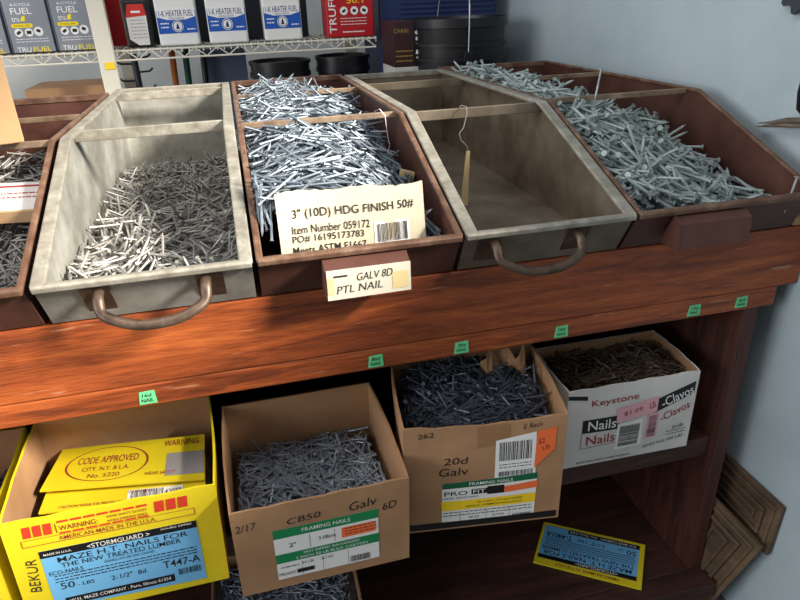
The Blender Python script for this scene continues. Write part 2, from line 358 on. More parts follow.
# ------------------------------------------------------------------ nails
def nail_unit(L, d, head, k=6, tip=True):
    """nail along Z centred on its middle, head at the top"""
    r = d/2; prof = [(r*.15, -L/2), (r, -L/2+d*1.6), (r, L/2-d*.35), (head/2, L/2-d*.3), (head/2, L/2), ]
    mb = MB().lathe(prof, k=k); return np.array(mb.v), mb.f
def pile(name, n_stuff, n_ind, L, d, head, mat, bounds, hfun, label, stuff_label, group, thick=.014, lift=.004, tilt=.18, front_bias=1.0, prefer=None, ground=None, jut=.05, ok=None, in_bin=True, align=None):
    """nails thrown on a heap whose top is z = hfun(x, y); the top ones are objects, the rest one mass"""
    x0, x1, y0, y1 = bounds
    UV, UF = nail_unit(L, d, head)
    def throw(zoff):
        for _ in range(60):
            x = rng.uniform(x0+.004, x1-.004); y = y0+.004+(y1-y0-.008)*rng.random()**front_bias
            a = rng.uniform(0, 2*PI) if prefer is None or rng.random() < .45 else prefer+rng.normal(0, .5)
            if align and align(x, y): a = PI/2+rng.normal(0, .25)
            hx, hy = math.cos(a)*L/2, math.sin(a)*L/2
            e = [(x-hx, y-hy), (x+hx, y+hy)]
            if rng.random() < .75:
                mnx, mxx = min(p[0] for p in e)-head/2-x0, max(p[0] for p in e)+head/2-x1; mny, mxy = min(p[1] for p in e)-head/2-y0, max(p[1] for p in e)+head/2-y1
                sx = -mnx+.0005 if mnx < 0 else (-mxx-.0005 if mxx > 0 else 0); sy = -mny+.0005 if mny < 0 else (-mxy-.0005 if mxy > 0 else 0)
                x += sx; y += sy; e = [(p[0]+sx, p[1]+sy) for p in e]
            if any(not (x0+head/2 < p[0] < x1-head/2 and y0+head/2 < p[1] < y1-head/2) for p in e): continue
            if ok and not (ok(*e[0]) and ok(*e[1]) and ok(x, y)): continue
            z0, z1 = hfun(*e[0]), hfun(*e[1]); zm = max(hfun(x, y), (z0+z1)/2)
            sl = (z1-z0)/L
            t = rng.normal(0, tilt)
            if rng.random() < jut: t += rng.uniform(.3, .9)*(1 if rng.random() < .5 else -1)
            z = zm+zoff()
            dirv = Vector((math.cos(a), math.sin(a), sl+math.tan(max(-1.1, min(1.1, t))))).normalized()
            if ground is not None:
                lowest = z-abs(dirv.z)*L/2-d
                g = ground if not callable(ground) else ground(x, y)
                if lowest < g: z += g-lowest
            return Vector((x, y, z)), dirv
        return None
    vs = []; fs = []; nv = len(UV)
    # sunken core that the loose nails lie on
    gx, gy = 14, 24
    core = []
    for j in range(gy+1):
        for i in range(gx+1):
            x = x0+(x1-x0)*i/gx; y = y0+(y1-y0)*j/gy
            yy = max(y, .012) if in_bin else y
            core.append((x, yy, max(hfun(x, yy)-thick-.014, (ground if isinstance(ground, (int, float)) else ZT+.004) if in_bin else -1)))
    fcore = [(j*(gx+1)+i, j*(gx+1)+i+1, (j+1)*(gx+1)+i+1, (j+1)*(gx+1)+i) for j in range(gy) for i in range(gx) if (ok is None or ok(x0+(x1-x0)*(i+.5)/gx, y0+(y1-y0)*(j+.5)/gy)) and not (align and y0+(y1-y0)*(j+.5)/gy < .07)]
    vs.append(np.array(core)); fs += fcore; off = len(core)
    for _ in range(n_stuff):
        r = throw(lambda: -thick*rng.random())
        if r is None: continue
        c, dv = r; R3 = np.array(dv.to_track_quat('Z', 'Y').to_matrix())
        if rng.random() < .5: R3 = R3 @ np.diag((1, -1, -1))
        vs.append(UV @ R3.T+np.array(c)); fs += [tuple(q+off for q in f) for f in UF]; off += nv
    me = bpy.data.meshes.new(name+'_heap'); me.from_pydata(np.concatenate(vs).tolist(), [], fs); me.update()
    me.materials.append(M[mat]); o = bpy.data.objects.new(name+'_heap', me); COL.objects.link(o)
    tag(o, stuff_label, 'nails', None, 'stuff')
    um = bpy.data.meshes.new(name); um.from_pydata(UV.tolist(), [], UF); um.update(); um.materials.append(M[mat])
    for p in um.polygons: p.use_smooth = True
    um.set_sharp_from_angle(angle=math.radians(50))
    for _ in range(n_ind):
        r = throw(lambda: lift*rng.random())
        if r is None: continue
        c, dv = r
        q = bpy.data.objects.new(name, um); COL.objects.link(q); q.rotation_mode = 'QUATERNION'
        rot = dv.to_track_quat('Z', 'Y')
        if rng.random() < .5: rot = rot @ Quaternion((1, 0, 0), PI)
        q.location = c; q.rotation_quaternion = rot
        tag(q, label, 'nail', group)

def lerp(x, xs, ys): return float(np.interp(x, xs, ys))
wob = lambda x, y, s=1: s*(math.sin(x*37+y*11)+math.sin(y*29-x*17)+math.sin(x*61+1.3))*.004
# bin 2
h2 = lambda x, y: lerp(y, (-.05, .5, .85, .95), (1.082, 1.092, 1.088, 1.068))+wob(x, y)
pile('galvanized_nail', 950, 300, .072, .0044, .0074, 'nail_grey', (BX[2][0]+.006, BX[2][1]-.006, .0, .95), h2,
     'thin grey nail loose in the bare grey metal bin', 'thin grey nails covering the floor of the bare grey bin', 'thin nails in the bare grey bin', ground=1.060, thick=.016, lift=.010, tilt=.28, jut=.12)
# bin 3
def h3f(x, y):
    zl = lerp(y, (-.01, .06, .2, .42, .8, 1.0), (1.13, 1.205, 1.245, 1.258, 1.283, 1.262)); zr = lerp(y, (.04, .2, .42, .8, 1.0), (1.095, 1.135, 1.20, 1.235, 1.22))
    t = max(0, min(1, (x-.15)/.18)); e = max(0, (.05-x)/.05)
    z = zl+(zr-zl)*t**1.3-.03*e+wob(x, y)
    return min(z, 1.255) if abs(y-.358) < .03 or abs(y-.79) < .03 else z
pile('finish_nail', 1000, 300, .094, .0046, .0068, 'nail_bright', (BX[3][0]+.006, BX[3][1]-.006, -.004, 1.03), h3f,
     'bright thin nail in the heap behind the cream carton piece', 'bright thin nails heaped behind the cream carton piece', 'bright nails behind the cream carton piece', thick=.022, prefer=.1, front_bias=1.15, lift=.01, ok=lambda x, y: y > .053 or x < .036 or x > .304, align=lambda x, y: y < .075 and (x < .042 or x > .30))
# bin 5
def h5f(x, y):
    zl = lerp(y, (-.03, .0, .3, .45, .8, 1.1), (1.10, 1.125, 1.24, 1.262, 1.287, 1.275)); zr = lerp(y, (-.03, .09, .26, .45, .64, .8), (1.08, 1.084, 1.129, 1.17, 1.17, 1.12))
    t = max(0, min(1, (x-.72)/.31)); z = zl+(zr-zl)*t**1.2+wob(x, y)
    return min(z, 1.256) if abs(y-.37) < .03 or abs(y-.76) < .03 else z
pile('common_nail', 700, 300, .104, .0064, .0130, 'nail_hdg', (BX[5][0]+.007, BX[5][1]-.007, .006, 1.05), h5f,
     'thick grey wide-headed nail in the brown bin beside the blue wall', 'thick grey nails filling the brown bin beside the blue wall', 'thick nails in the bin beside the wall', thick=.022, tilt=.25, jut=.1, lift=.012,
     ok=lambda x, y: y < .76 or x < .70+.12*(1.12-y)/.3)
# bin 1
h1 = lambda x, y: lerp(y, (-.03, .15, .25, .34, .45), (1.085, 1.105, 1.155, 1.205, 1.225))+wob(x, y)
pile('weathered_nail', 380, 200, .062, .0036, .0065, 'nail_grey', (-.56, BX[1][1]-.006, .0, .46), h1,
     'thin nail in the brown bin at the far left', 'thin nails filling the brown bin at the far left', 'thin nails in the far left bin', thick=.014)

# cream carton piece standing inside the lip of bin 3
cp = MB(); nx = 26
def fl(u, v, n):   # u 0..1 across, v height above ZT
    x = .044+.250*u; return Vector((x, .012+(v)*.16+.006*math.sin(u*7)*v/.16-n, ZT+.003+v))
top = [.155+.0018*math.sin(i*.5)+.0015*random.uniform(-1, 1)-.003*(i > 16) for i in range(nx+1)]
vs = []
for i in range(nx+1):
    for j in range(5):
        for n in (0, -.005): vs.append(fl(i/nx, top[i]*j/4, n))
fs = []
ix = lambda i, j, n: (i*5+j)*2+n
for i in range(nx):
    for j in range(4):
        fs += [(ix(i,j,0), ix(i+1,j,0), ix(i+1,j+1,0), ix(i,j+1,0)), (ix(i,j,1), ix(i,j+1,1), ix(i+1,j+1,1), ix(i+1,j,1))]
    fs += [(ix(i,4,0), ix(i+1,4,0), ix(i+1,4,1), ix(i,4,1)), (ix(i,0,0), ix(i,0,1), ix(i+1,0,1), ix(i+1,0,0))]
for j in range(4): fs += [(ix(0,j,0), ix(0,j+1,0), ix(0,j+1,1), ix(0,j,1)), (ix(nx,j,0), ix(nx,j,1), ix(nx,j+1,1), ix(nx,j+1,0))]
cb = cp.add(vs, fs).build('carton_piece', 'cream')
tag(cb, 'torn cream carton piece with black 3 inch finish nail print, standing in brown bin', 'cardboard')
FF = lambda u, v, n: fl((u-.044)/.25, v, n)
zz = lambda z: z-ZT-.003
ik = Ink(FF, .0012)
ik.text('3" (10D) HDG FINISH 50#', .172, zz(1.176), .206, .019, .0, .012)
ik.text('Item Number 059172', .131, zz(1.152), .130, .0135, 0, .006).text('PO# 16195173783', .125, zz(1.136), .120, .0125, 0, .006).text('Meets ASTM F1667', .126, zz(1.118), .124, .0125, 0, .008)
ik.build('lettering', 'ink', cb)
for r4 in ((.203, zz(1.106), .265, zz(1.152)), (.052, zz(1.07), .138, zz(1.114))): Ink(FF, .0009).rect(*r4).build('white_sticker', 'white', cb)['label'] = 'white barcode sticker'
Ink(FF, .0015).bars(.207, zz(1.118), .261, zz(1.149), 3).text('0 48661 16195 3', .234, zz(1.113), .05, .005).bars(.06, zz(1.078), .13, zz(1.105), 9).build('barcode', 'ink', cb)
Ink(FF, .0017).rect(.138, zz(1.07), .187, zz(1.114)).build('orange_sticker', 'orange', cb)['label'] = 'orange sticker'

# bits in the third bin: twisted wire and a small wood block
tag(MB().tube([(.273, .34, 1.268), (.28, .335, 1.284), (.288, .33, 1.288), (.298, .326, 1.275), (.300, .322, 1.245), (.304, .318, 1.215), (.298, .315, 1.20)], .0009, 6).build('wire_twist', 'wire', smooth=True), 'thin bent wire twist in the brown bin with bright nails', 'wire')
tag(MB().box(-.014, .014, -.008, .008, -.018, .018, Matrix.Translation((.312, .225, 1.165)) @ Matrix.Rotation(.3, 4, 'Y')).build('wood_block', 'shim', None, .001), 'small pale wood block among the bright nails', 'block')
# wire hook with a wooden tag hanging on the bar of bin 4
hk = empty('hanging_tag', (.47, .325, 1.27), None, 'slim pale wooden tag hung on a wire hook inside the empty bin', 'tag')
MB().tube([(-.004, .018, -.004), (-.004, .016, .010), (-.002, .006, .012), (0, -.012, .012), (.001, -.013, -.002), (-.006, -.013, -.03), (-.016, -.014, -.042), (-.012, -.014, -.056), (.002, -.014, -.07), (.004, -.014, -.084)], .0011, 6).build('wire_hook', 'wire', hk, smooth=True)
MB().add([(.0, -.016, -.080), (.008, -.016, -.080), (.004, -.016, -.200), (-.012, -.016, -.202), (.0, -.012, -.080), (.008, -.012, -.080), (.004, -.012, -.200), (-.012, -.012, -.202)], [(0,1,2,3),(7,6,5,4),(0,4,5,1),(1,5,6,2),(2,6,7,3),(3,7,4,0)]).build('wood_strip', 'shim', hk)

# ------------------------------------------------------------------ cartons on the shelves
def rotm(yaw, pit, rol):
    return Matrix.Rotation(yaw, 4, 'Z') @ Matrix.Rotation(pit, 4, 'X') @ Matrix.Rotation(rol, 4, 'Y')
def carton(name, pose, mat_out, label, mat_in=None, t=.004, sag=0, bulge=.0, cat='box'):
    """open carton: local x across, y into the shelf, z up, front face on y = 0"""
    x, y, z, yaw, pit, rol, w, h, d = pose
    root = empty(name, (x, y, z), rotm(yaw, pit, rol), label, cat)
    def wall(nm, mb): return mb.build(nm, mat_out, root, .0012)
    def curved(nm, P):   # P(s, v, n): grid panel with thickness
        mb = MB(); a, b = 10, 5; vs = []; fs = []
        for i in range(a+1):
            for j in range(b+1):
                for n in (0, 1): vs.append(P(i/a, j/b, n))
        I = lambda i, j, n: ((i*(b+1))+j)*2+n
        for i in range(a):
            for j in range(b): fs += [(I(i,j,0), I(i+1,j,0), I(i+1,j+1,0), I(i,j+1,0)), (I(i,j,1), I(i,j+1,1), I(i+1,j+1,1), I(i+1,j,1))]
            fs += [(I(i,b,0), I(i+1,b,0), I(i+1,b,1), I(i,b,1)), (I(i,0,0), I(i,0,1), I(i+1,0,1), I(i+1,0,0))]
        for j in range(b): fs += [(I(0,j,0), I(0,j+1,0), I(0,j+1,1), I(0,j,1)), (I(a,j,0), I(a,j,1), I(a,j+1,1), I(a,j+1,0))]
        o = mb.add(vs, fs).build(nm, mat_out, root)
        if mat_in:
            o.data.materials.append(M[mat_in])
            ax = {'front_panel': (0, 1, 0), 'back_panel': (0, -1, 0), 'left_panel': (1, 0, 0), 'right_panel': (-1, 0, 0)}[nm]
            for p in o.data.polygons:
                if p.normal.dot(Vector(ax)) > .5: p.material_index = 1
        return o
    hw = w/2
    bl = lambda s, v: -bulge*math.sin(PI*s)*math.sin(PI*min(1, v*1.0)) 
    fp = curved('front_panel', lambda s, v, n: Vector((-hw+w*s, bl(s, v)+n*t, h*v-(sag*math.sin(PI*s) if v == 1 else 0)+(.0015*math.sin(s*23) if v == 1 else 0))))
    curved('back_panel', lambda s, v, n: Vector((-hw+w*s, d-n*t, h*v)))
    curved('left_panel', lambda s, v, n: Vector((-hw+n*t-.004*v*math.sin(PI*s), t+(d-2*t)*s, h*v+(.001*math.sin(s*19) if v == 1 else 0))))
    curved('right_panel', lambda s, v, n: Vector((hw-n*t+.004*v*math.sin(PI*s), t+(d-2*t)*s, h*v+(.001*math.sin(s*17) if v == 1 else 0))))
    MB().box(-hw+t, hw-t, t, d-t, 0.0005, t).build('bottom_panel', mat_out, root)
    Fr = lambda u, v, n: Vector((u, bl((u+hw)/w, max(0, min(1, v/h)))-n, v))
    return root, fp, Fr, root.matrix_basis.copy()
def inside(pose):
    """world bounds that stay inside the carton and a test for a world point"""
    x, y, z, yaw, pit, rol, w, h, d = pose; c, s = math.cos(-yaw), math.sin(-yaw)
    cs = [(x+math.cos(yaw)*a-math.sin(yaw)*b, y+math.sin(yaw)*a+math.cos(yaw)*b) for a in (-w/2, w/2) for b in (0, d)]
    bnd = (min(p[0] for p in cs), max(p[0] for p in cs), min(p[1] for p in cs), max(p[1] for p in cs))
    def ok(px, py, m=.011):
        a = (px-x)*c-(py-y)*s; b = (px-x)*s+(py-y)*c
        return -w/2+m < a < w/2-m and m+.004 < b < d-m
    return bnd, ok

# (1) yellow carton
P1 = (-.291, -.092, .542, .046, .004, .036, .331, .220, .285)
y1, fp, Fr, _ = carton('nail_carton', P1, 'yellow', 'bright yellow carton with blue label and red brick print, nearly empty', 'card')
def brick_print(fp, Fr):
    k = Ink(Fr, .0008)
    for u0, u1, v0 in ((-.138, -.092, .184), (.062, .118, .186)):
        w = (u1-u0)/3
        for q in range(3): k.poly([(u0+q*w+.001, v0), (u0+(q+1)*w-.002, v0), (u0+(q+1)*w-.0005, v0+.023), (u0+q*w+.0025, v0+.023)])
    for q in range(7): k.rect(-.084+q*.020, .2035, -.067+q*.020, .208)
    for q in range(7): k.rect(-.084+q*.020, .1808, -.067+q*.020, .1842)
    k.build('brick_print', 'brick_red', fp)
    Ink(Fr, .0009).text('WARNING:', -.054, .1925, .058, .0105, 0, .012).text('WEAR SAFETY GLASSES', .020, .197, .062, .0052).text('WHEN STRIKING NAILS', .020, .188, .062, .0052).rect(-.088, .1835, -.0865, .2035).text('AMERICAN-MADE IN THE U.S.A.', -.012, .1725, .150, .0085, 0, .006).rect(-.142, .1655, .126, .1668).rect(-.142, .179, .126, .1800).rect(-.142, .1665, -.1408, .180).rect(.1248, .1665, .126, .180).build('red_lettering', 'dark_red_print', fp)
brick_print(fp, Fr)
lb = Ink(Fr, .0007).poly([(-.121, .020), (.127, .014), (.125, .152), (-.122, .152)]).build('blue_label', 'blue_lab', fp); lb['label'] = 'sky blue product label'
for r4 in ((-.122, .1365, .125, .152), (-.104, .024, .074, .041)): Ink(Fr, .0010).rect(*r4).build('black_band', 'black', lb)
k = Ink(Fr, .0013)
k.text('MAZE H.T. NAILS FOR', .005, .1275, .206, .0115, 0, .012).text('THE NEW TREATED LUMBER', 0, .1145, .190, .0095, 0, .012)
k.text('ECO-NAILS', -.090, .1005, .052, .0085, 0, .012).text('50', -.094, .069, .022, .014, 0, .012).text('- LBS', -.066, .066, .026, .008).text('2-1/2"  8d', .002, .0635, .056, .0105, 0, .01).text('T447-A', .090, .0665, .062, .0165, 0, .014)
k.text('DOUBLE HOT DIP ZINC COATED', .01, .103, .08, .005).lines(-.11, .118, .092, 3, .0065, .0022, 4).bars(.082, .036, .120, .050, 5).rect(-.03, .1085, .06, .109)
k.build('black_lettering', 'ink', lb)
Ink(Fr, .0014).text('<STORMGUARD >', -.001, .1435, .098, .0098, 0, .01).text('MADE IN U.S.A.', -.095, .1435, .042, .0045).text('DOUBLE DIPPED', .092, .1475, .05, .0035).text('W.H. MAZE COMPANY . Peru, Illinois 61354', -.015, .0325, .165, .0085, 0, .006).build('white_lettering', 'white', lb)
Ink(Fr, .0012).text('BEKUR', -.1385, .104, .072, .016, PI/2-.08, -.006, .1).build('handwriting', 'ink', fp)
# torn yellow flaps lying inside it
def slab(name, pts, t, mat, label, cat):
    p = [Vector(q) for q in pts]; n = (p[1]-p[0]).cross(p[3]-p[0]).normalized()
    if n.z < 0: n = -n
    g = 14; B = lambda i, j: p[0].lerp(p[1], i/g).lerp(p[3].lerp(p[2], i/g), j/g)
    vs = [B(i, j)-n*t*q for i in range(g+1) for j in range(g+1) for q in (0, 1)]; I = lambda i, j, q: (i*(g+1)+j)*2+q
    fs = [f for i in range(g) for j in range(g) for f in ((I(i,j,0), I(i+1,j,0), I(i+1,j+1,0), I(i,j+1,0)), (I(i,j,1), I(i,j+1,1), I(i+1,j+1,1), I(i+1,j,1)))]
    for i in range(g):
        fs += [(I(i,0,0), I(i,0,1), I(i+1,0,1), I(i+1,0,0)), (I(i,g,0), I(i+1,g,0), I(i+1,g,1), I(i,g,1)), (I(0,i,0), I(0,i+1,0), I(0,i+1,1), I(0,i,1)), (I(g,i,0), I(g,i,1), I(g,i+1,1), I(g,i+1,0))]
    o = MB().add(vs, fs).build(name, mat); tag(o, label, cat)
    e1, e2 = (p[1]-p[0]), (p[3]-p[0])
    return o, (lambda u, v, m: p[0]+e1*u*(1-v)+(p[2]-p[3])*u*v+e2*v+n*m), e1.length, e2.length
sa, Fs, W, H = slab('carton_flap', [(-.440, .058, .700), (-.146, .006, .700), (-.148, .138, .706), (-.424, .178, .700)], .003, 'yellow', 'yellow flap with oval code approved stamp, on top inside the yellow carton', 'cardboard')
Ink(Fs, .0008).ring(.36, .52, .27, .40, .012).text('CODE APPROVED', .36, .62, .40, .16, .0, .01).text('CITY, N.Y. & L.A.', .36, .40, .30, .11).text('WARNING', .84, .86, .24, .14, 0, .01).text('WEAR SAFETY', .72, .2, .2, .07).text('No. 5220', .36, .25, .2, .09).build('stamp_print', 'dark_red_print', sa)
Ink(Fs, .0007).rect(.75, .12, .995, .62).build('tape_patch', 'grey_print', sa)
sb, Fs, W, H = slab('carton_flap', [(-.436, .014, .685), (-.146, -.034, .688), (-.148, .09, .690), (-.432, .12, .688)], .003, 'yellow', 'yellow flap with small barcode, lying lower inside the yellow carton', 'cardboard')
Ink(Fs, .0008).text('WARNING', .60, .30, .16, .07).text('CAUTION WEAR EYE PROTECTION', .32, .10, .42, .06).build('lettering', 'dark_red_print', sb)
Ink(Fs, .0007).rect(.52, .12, .86, .34).build('label_patch', 'white', sb)
Ink(Fs, .0010).bars(.54, .14, .74, .32, 8).text('42077', .80, .22, .10, .12).build('barcode', 'ink', sb)
bnd, ok = inside(P1)
pile('short_nail', 260, 60, .052, .0032, .006, 'nail_box', bnd, lambda x, y: .640+wob(x, y)*.5, 'short grey nail under the yellow flaps in the yellow carton', 'short grey nails under the yellow flaps', 'nails in the yellow carton', ok=ok, in_bin=False)

# (0) the same kind of yellow carton further left, mostly out of frame
P0 = (-.640, -.088, .540, .03, 0, .02, .320, .215, .285)
y0, fp0, Fr0, _ = carton('nail_carton', P0, 'yellow', 'yellow carton cut off at the left edge of the bench shelf', 'card')
k = Ink(Fr0, .0008)
for r in range(9):
    for q in range(2): k.poly([(.082+q*.034, .012+r*.021), (.110+q*.034, .018+r*.021), (.110+q*.034, .034+r*.021), (.082+q*.034, .028+r*.021)])
k.build('brick_print', 'brick_red', fp0)
bnd, ok = inside(P0)
pile('box_nail', 160, 40, .055, .0034, .006, 'nail_dark', (bnd[0]+.13, *bnd[1:]), lambda x, y: .665+wob(x, y)*.5, 'grey nail in the yellow carton cut off at the left', 'grey nails in the yellow carton cut off at the left', 'nails in the cut off carton', ok=ok, in_bin=False)

# (2) plain carton with green and white label
P2 = (.052, -.135, .539, .024, .047, .013, .308, .199, .302)
b2, fp, Fr, _ = carton('nail_carton', P2, 'card', 'plain brown carton with green and white label, tilted forward on the shelf', None)
lb = Ink(Fr, .0007).rect(-.089, .022, .096, .143).build('white_label', 'white', fp)
for r4 in ((-.089, .122, .096, .143), (-.089, .062, .096, .084)): Ink(Fr, .0010).rect(*r4).build('green_band', 'green', lb)
Ink(Fr, .0012).rect(.029, .092, .091, .116).build('red_sticker', 'orange', lb)
Ink(Fr, .0014).text('FRAMING NAILS', .003, .1325, .085, .0088, 0, .008).text('HOT DIPPED GALVANIZED', .01, .078, .10, .0055).text('2 INCH 50 LB BULK CARTON', .01, .068, .13, .0055).build('white_lettering', 'white', lb)
k = Ink(Fr, .0014).text('2"', -.058, .102, .012, .010).text('5.08cm', .003, .104, .03, .008).bars(.042, .026, .080, .041, 11).rect(-.055, .030, -.024, .0395).text('PROFIT', -.072, .034, .03, .007).text('50 LB', -.035, .053, .02, .006).text('22.7 KG', .0, .053, .022, .006).lines(.035, .092, .112, 3, .007, .0018, 3).lines(-.083, -.05, .05, 1, .006, .002, 5)
for u in (-.028, .016): k.rect(u, .088, u+.0008, .118)
for u in (-.045, -.008, .038): k.rect(u, .024, u+.0006, .06)
k.build('black_lettering', 'ink', lb)
Ink(Fr, .0008).text('CB50', -.034, .1585, .058, .0135, .05, -.006, .15).text('Galv', .070, .1625, .050, .019, .1, -.006, .2).text('2/17', -.131, .163, .036, .016, .05, -.008, .2).text('6D', .117, .146, .026, .017, .15, -.004, .2).build('handwriting', 'ink', fp)
bnd, ok = inside(P2)
pile('framing_nail', 480, 300, .060, .0038, .0074, 'nail_box', bnd, lambda x, y: lerp(y, (-.13, .0, .1, .2), (.622, .636, .644, .640))+wob(x, y)*.7,
     'thin grey nail in the plain carton with the green and white label', 'thin grey nails in the plain carton with the green label', 'nails in the carton with the green label', ok=ok, in_bin=False)

# (3) taller carton with white barcode sheet and yellow striped label
P3 = (.369, -.093, .536, -.15, .05, -.013, .305, .262, .245)
b3, fp, Fr, _ = carton('nail_carton', P3, 'card', 'tall scuffed brown carton with green, white and yellow label, full of long nails', None, sag=.008, bulge=.004)
lb = Ink(Fr, .0007).poly([(-.084, .012), (.101, .012), (.102, .130), (-.082, .125)]).build('white_label', 'white', fp)
Ink(Fr, .0010).poly([(-.082, .111), (.102, .114), (.102, .130), (-.082, .125)]).build('green_band', 'dark_green', lb)
Ink(Fr, .0010).rect(-.084, .053, .101, .078).build('yellow_band', 'lab_yel', lb)
Ink(Fr, .0012).poly([(.038, .088), (.103, .092), (.104, .110), (.038, .104)]).build('orange_sticker', 'orange', lb)
Ink(Fr, .0010).rect(-.026, .092, .005, .1055).rect(.005, .088, .038, .109).build('dark_patch', 'black', lb)
k = Ink(Fr, .0013).text('PRO', -.056, .098, .045, .011, 0, .012).text('HAND DRIVE NAILS', -.046, .086, .068, .005).text('20d  4 INCH  HOT GALVANIZED', .03, .070, .09, .0045).text('BRIGHT COMMON NAILS BULK', .02, .061, .11, .0045).lines(-.08, .095, .046, 2, .008, .002, 6).bars(.058, .017, .096, .027, 13).text('50 LB', -.02, .030, .02, .006).text('22.7 KG', .028, .030, .024, .006)
for u in (-.048, .004, .05): k.rect(u, .014, u+.0007, .05)
k.build('black_lettering', 'ink', lb)
Ink(Fr, .0013).text('FRAMING NAILS', .012, .1195, .085, .0078, 0, .008).text('FIT', -.0105, .099, .024, .0095, 0, .012).build('white_lettering', 'white', lb)
sh = Ink(Fr, .0009).poly([(.018, .127), (.098, .125), (.095, .229), (.019, .217)]).build('barcode_sheet', 'white', fp)
Ink(Fr, .0012).bars(.026, .168, .090, .212, 17).bars(.026, .130, .092, .142, 19).lines(.026, .088, .158, 2, .007, .0018, 8).build('barcode', 'ink', sh)
Ink(Fr, .0014).poly([(.094, .142), (.132, .184), (.133, .236), (.096, .229)]).build('orange_tag', 'orange', fp)
Ink(Fr, .0017).text('$2', .105, .205, .012, .014, .1, 0, .2).text('LB', .115, .19, .014, .01, .3).build('tag_lettering', 'dark_red_print', fp)
Ink(Fr, .0008).text('20d', -.056, .1785, .046, .016, 0, -.004, .1).text('Galv', -.060, .153, .056, .019, 0, -.004, .1).text('262', -.111, .243, .03, .011, .08, -.004, .1).text('E Rack', .088, .244, .036, .011, .1, -.012, .2).build('handwriting', 'ink', fp); Ink(Fr, .0008).rect(-.147, .005, .147, .022).build('black_band', 'black', fp)
Ink(Fr, .0006).poly([(-.015, .203), (.044, .213), (.045, .252), (-.015, .250)]).build('packing_tape', 'tape', fp)
# crumpled brown paper at the back of that carton
pp = MB(); vs = []
for i in range(9):
    for j in range(7): vs.append((.03+.095*i/8, .17+.05*math.sin(i*1.1+j*.7)*.35+.03*j/6, .16+.115*j/6+.012*math.sin(i*2.1+j*1.7)))
pp.add(vs, [(i*7+j, (i+1)*7+j, (i+1)*7+j+1, i*7+j+1) for i in range(8) for j in range(6)])
po = pp.build('crumpled_paper', 'card', b3); sd = po.modifiers.new('thick', 'SOLIDIFY'); sd.thickness = .002
bnd, ok = inside(P3)
pile('spike_nail', 600, 250, .098, .0048, .0095, 'nail_dark', bnd, lambda x, y: lerp(y, (-.1, .0, .15), (.745, .765, .785))+wob(x, y),
     'long dark nail in the tall carton with the yellow striped label', 'long dark nails filling the tall carton with the yellow striped label', 'long nails in the tall carton', ok=ok, in_bin=False, thick=.018, tilt=.22)

# (4) white carton
P4 = (.749, .010, .537, -.039, .023, -.017, .305, .205, .184)
b4, fp, Fr, _ = carton('nail_carton', P4, 'whitecard', 'scuffed white carton printed in black and red, on shelf beside the upright panel', 'card', bulge=.006)
k = Ink(Fr, .0008)
for p4 in ([(-.115, .092), (-.032, .092), (-.032, .128), (-.115, .127)], [(.055, .118), (.146, .149), (.146, .180), (.055, .152)], [(-.152, .186), (-.108, .178), (-.108, .188), (-.152, .196)]): Ink(Fr, .0008).poly(p4).build('black_band', 'black', fp)
k.rect(-.116, .049, -.1148, .092).poly([(-.116, .049), (-.03, .055), (-.03, .0562), (-.116, .0502)])
k.build('thin_border', 'black', fp)
Ink(Fr, .0011).text('Nails', -.070, .110, .064, .025, 0, .014).text('-Clavos', .105, .1495, .078, .024, .30, .014).build('white_lettering', 'white', fp)
Ink(Fr, .0010).text('Keystone', -.044, .167, .108, .020, .02, .014).text('Nails', -.070, .071, .066, .025, .03, .014).text('-Clavos', .104, .110, .074, .021, .33, .014).build('red_lettering', 'dark_red_print', fp)
Ink(Fr, .0010).text('50 LBS', .118, .066, .028, .009, .1).text('22.67 KG (50 LB)', .086, .030, .098, .010, .12, .006).text('KEYSTONE STEEL & WIRE PEORIA IL', -.055, .010, .13, .006).lines(.09, .14, .055, 2, .008, .002, 9).build('black_lettering', 'ink', fp)
for p4 in ([(-.038, .108), (.058, .122), (.058, .160), (-.038, .146)], [(.036, .048), (.064, .050), (.064, .118), (.036, .116)]): Ink(Fr, .0014).poly(p4).build('pink_sticker', 'pink', fp)
Ink(Fr, .0013).poly([(-.034, .030), (.030, .036), (.024, .110), (-.034, .104)]).build('white_sticker', 'white', fp)
Ink(Fr, .0018).bars(-.028, .040, .020, .098, 21, True).build('barcode', 'ink', fp); Ink(Fr, .0018).bars(.040, .054, .060, .112, 23, True).build('barcode', 'ink', fp)
Ink(Fr, .0018).text('$1.09', .0, .132, .045, .012, .15, 0, .1).text('LB', .045, .14, .014, .016, .2).build('sticker_lettering', 'dark_red_print', fp)
bnd, ok = inside(P4)
pile('rusty_nail', 380, 240, .064, .0038, .0076, 'nail_brown', bnd, lambda x, y: .724+wob(x, y), 'dark brown nail in the white carton printed black and red', 'dark brown nails filling the white carton', 'brown nails in the white carton', ok=ok, in_bin=False)

# (5) open box of nails on the bottom board, under the plain carton
P5 = (-.035, -.03, .1245, 0, 0, 0, .32, .165, .25)
b5, fp, Fr, _ = carton('nail_carton', P5, 'card', 'open box of grey nails on the bottom board below the plain carton', None)
bnd, ok = inside(P5)
pile('roofing_nail', 500, 160, .056, .0034, .007, 'nail_box', bnd, lambda x, y: .268+wob(x, y), 'grey nail in the low box under the plain carton', 'grey nails in the low box under the plain carton', 'nails in the low box', ok=ok, in_bin=False, front_bias=1.4)

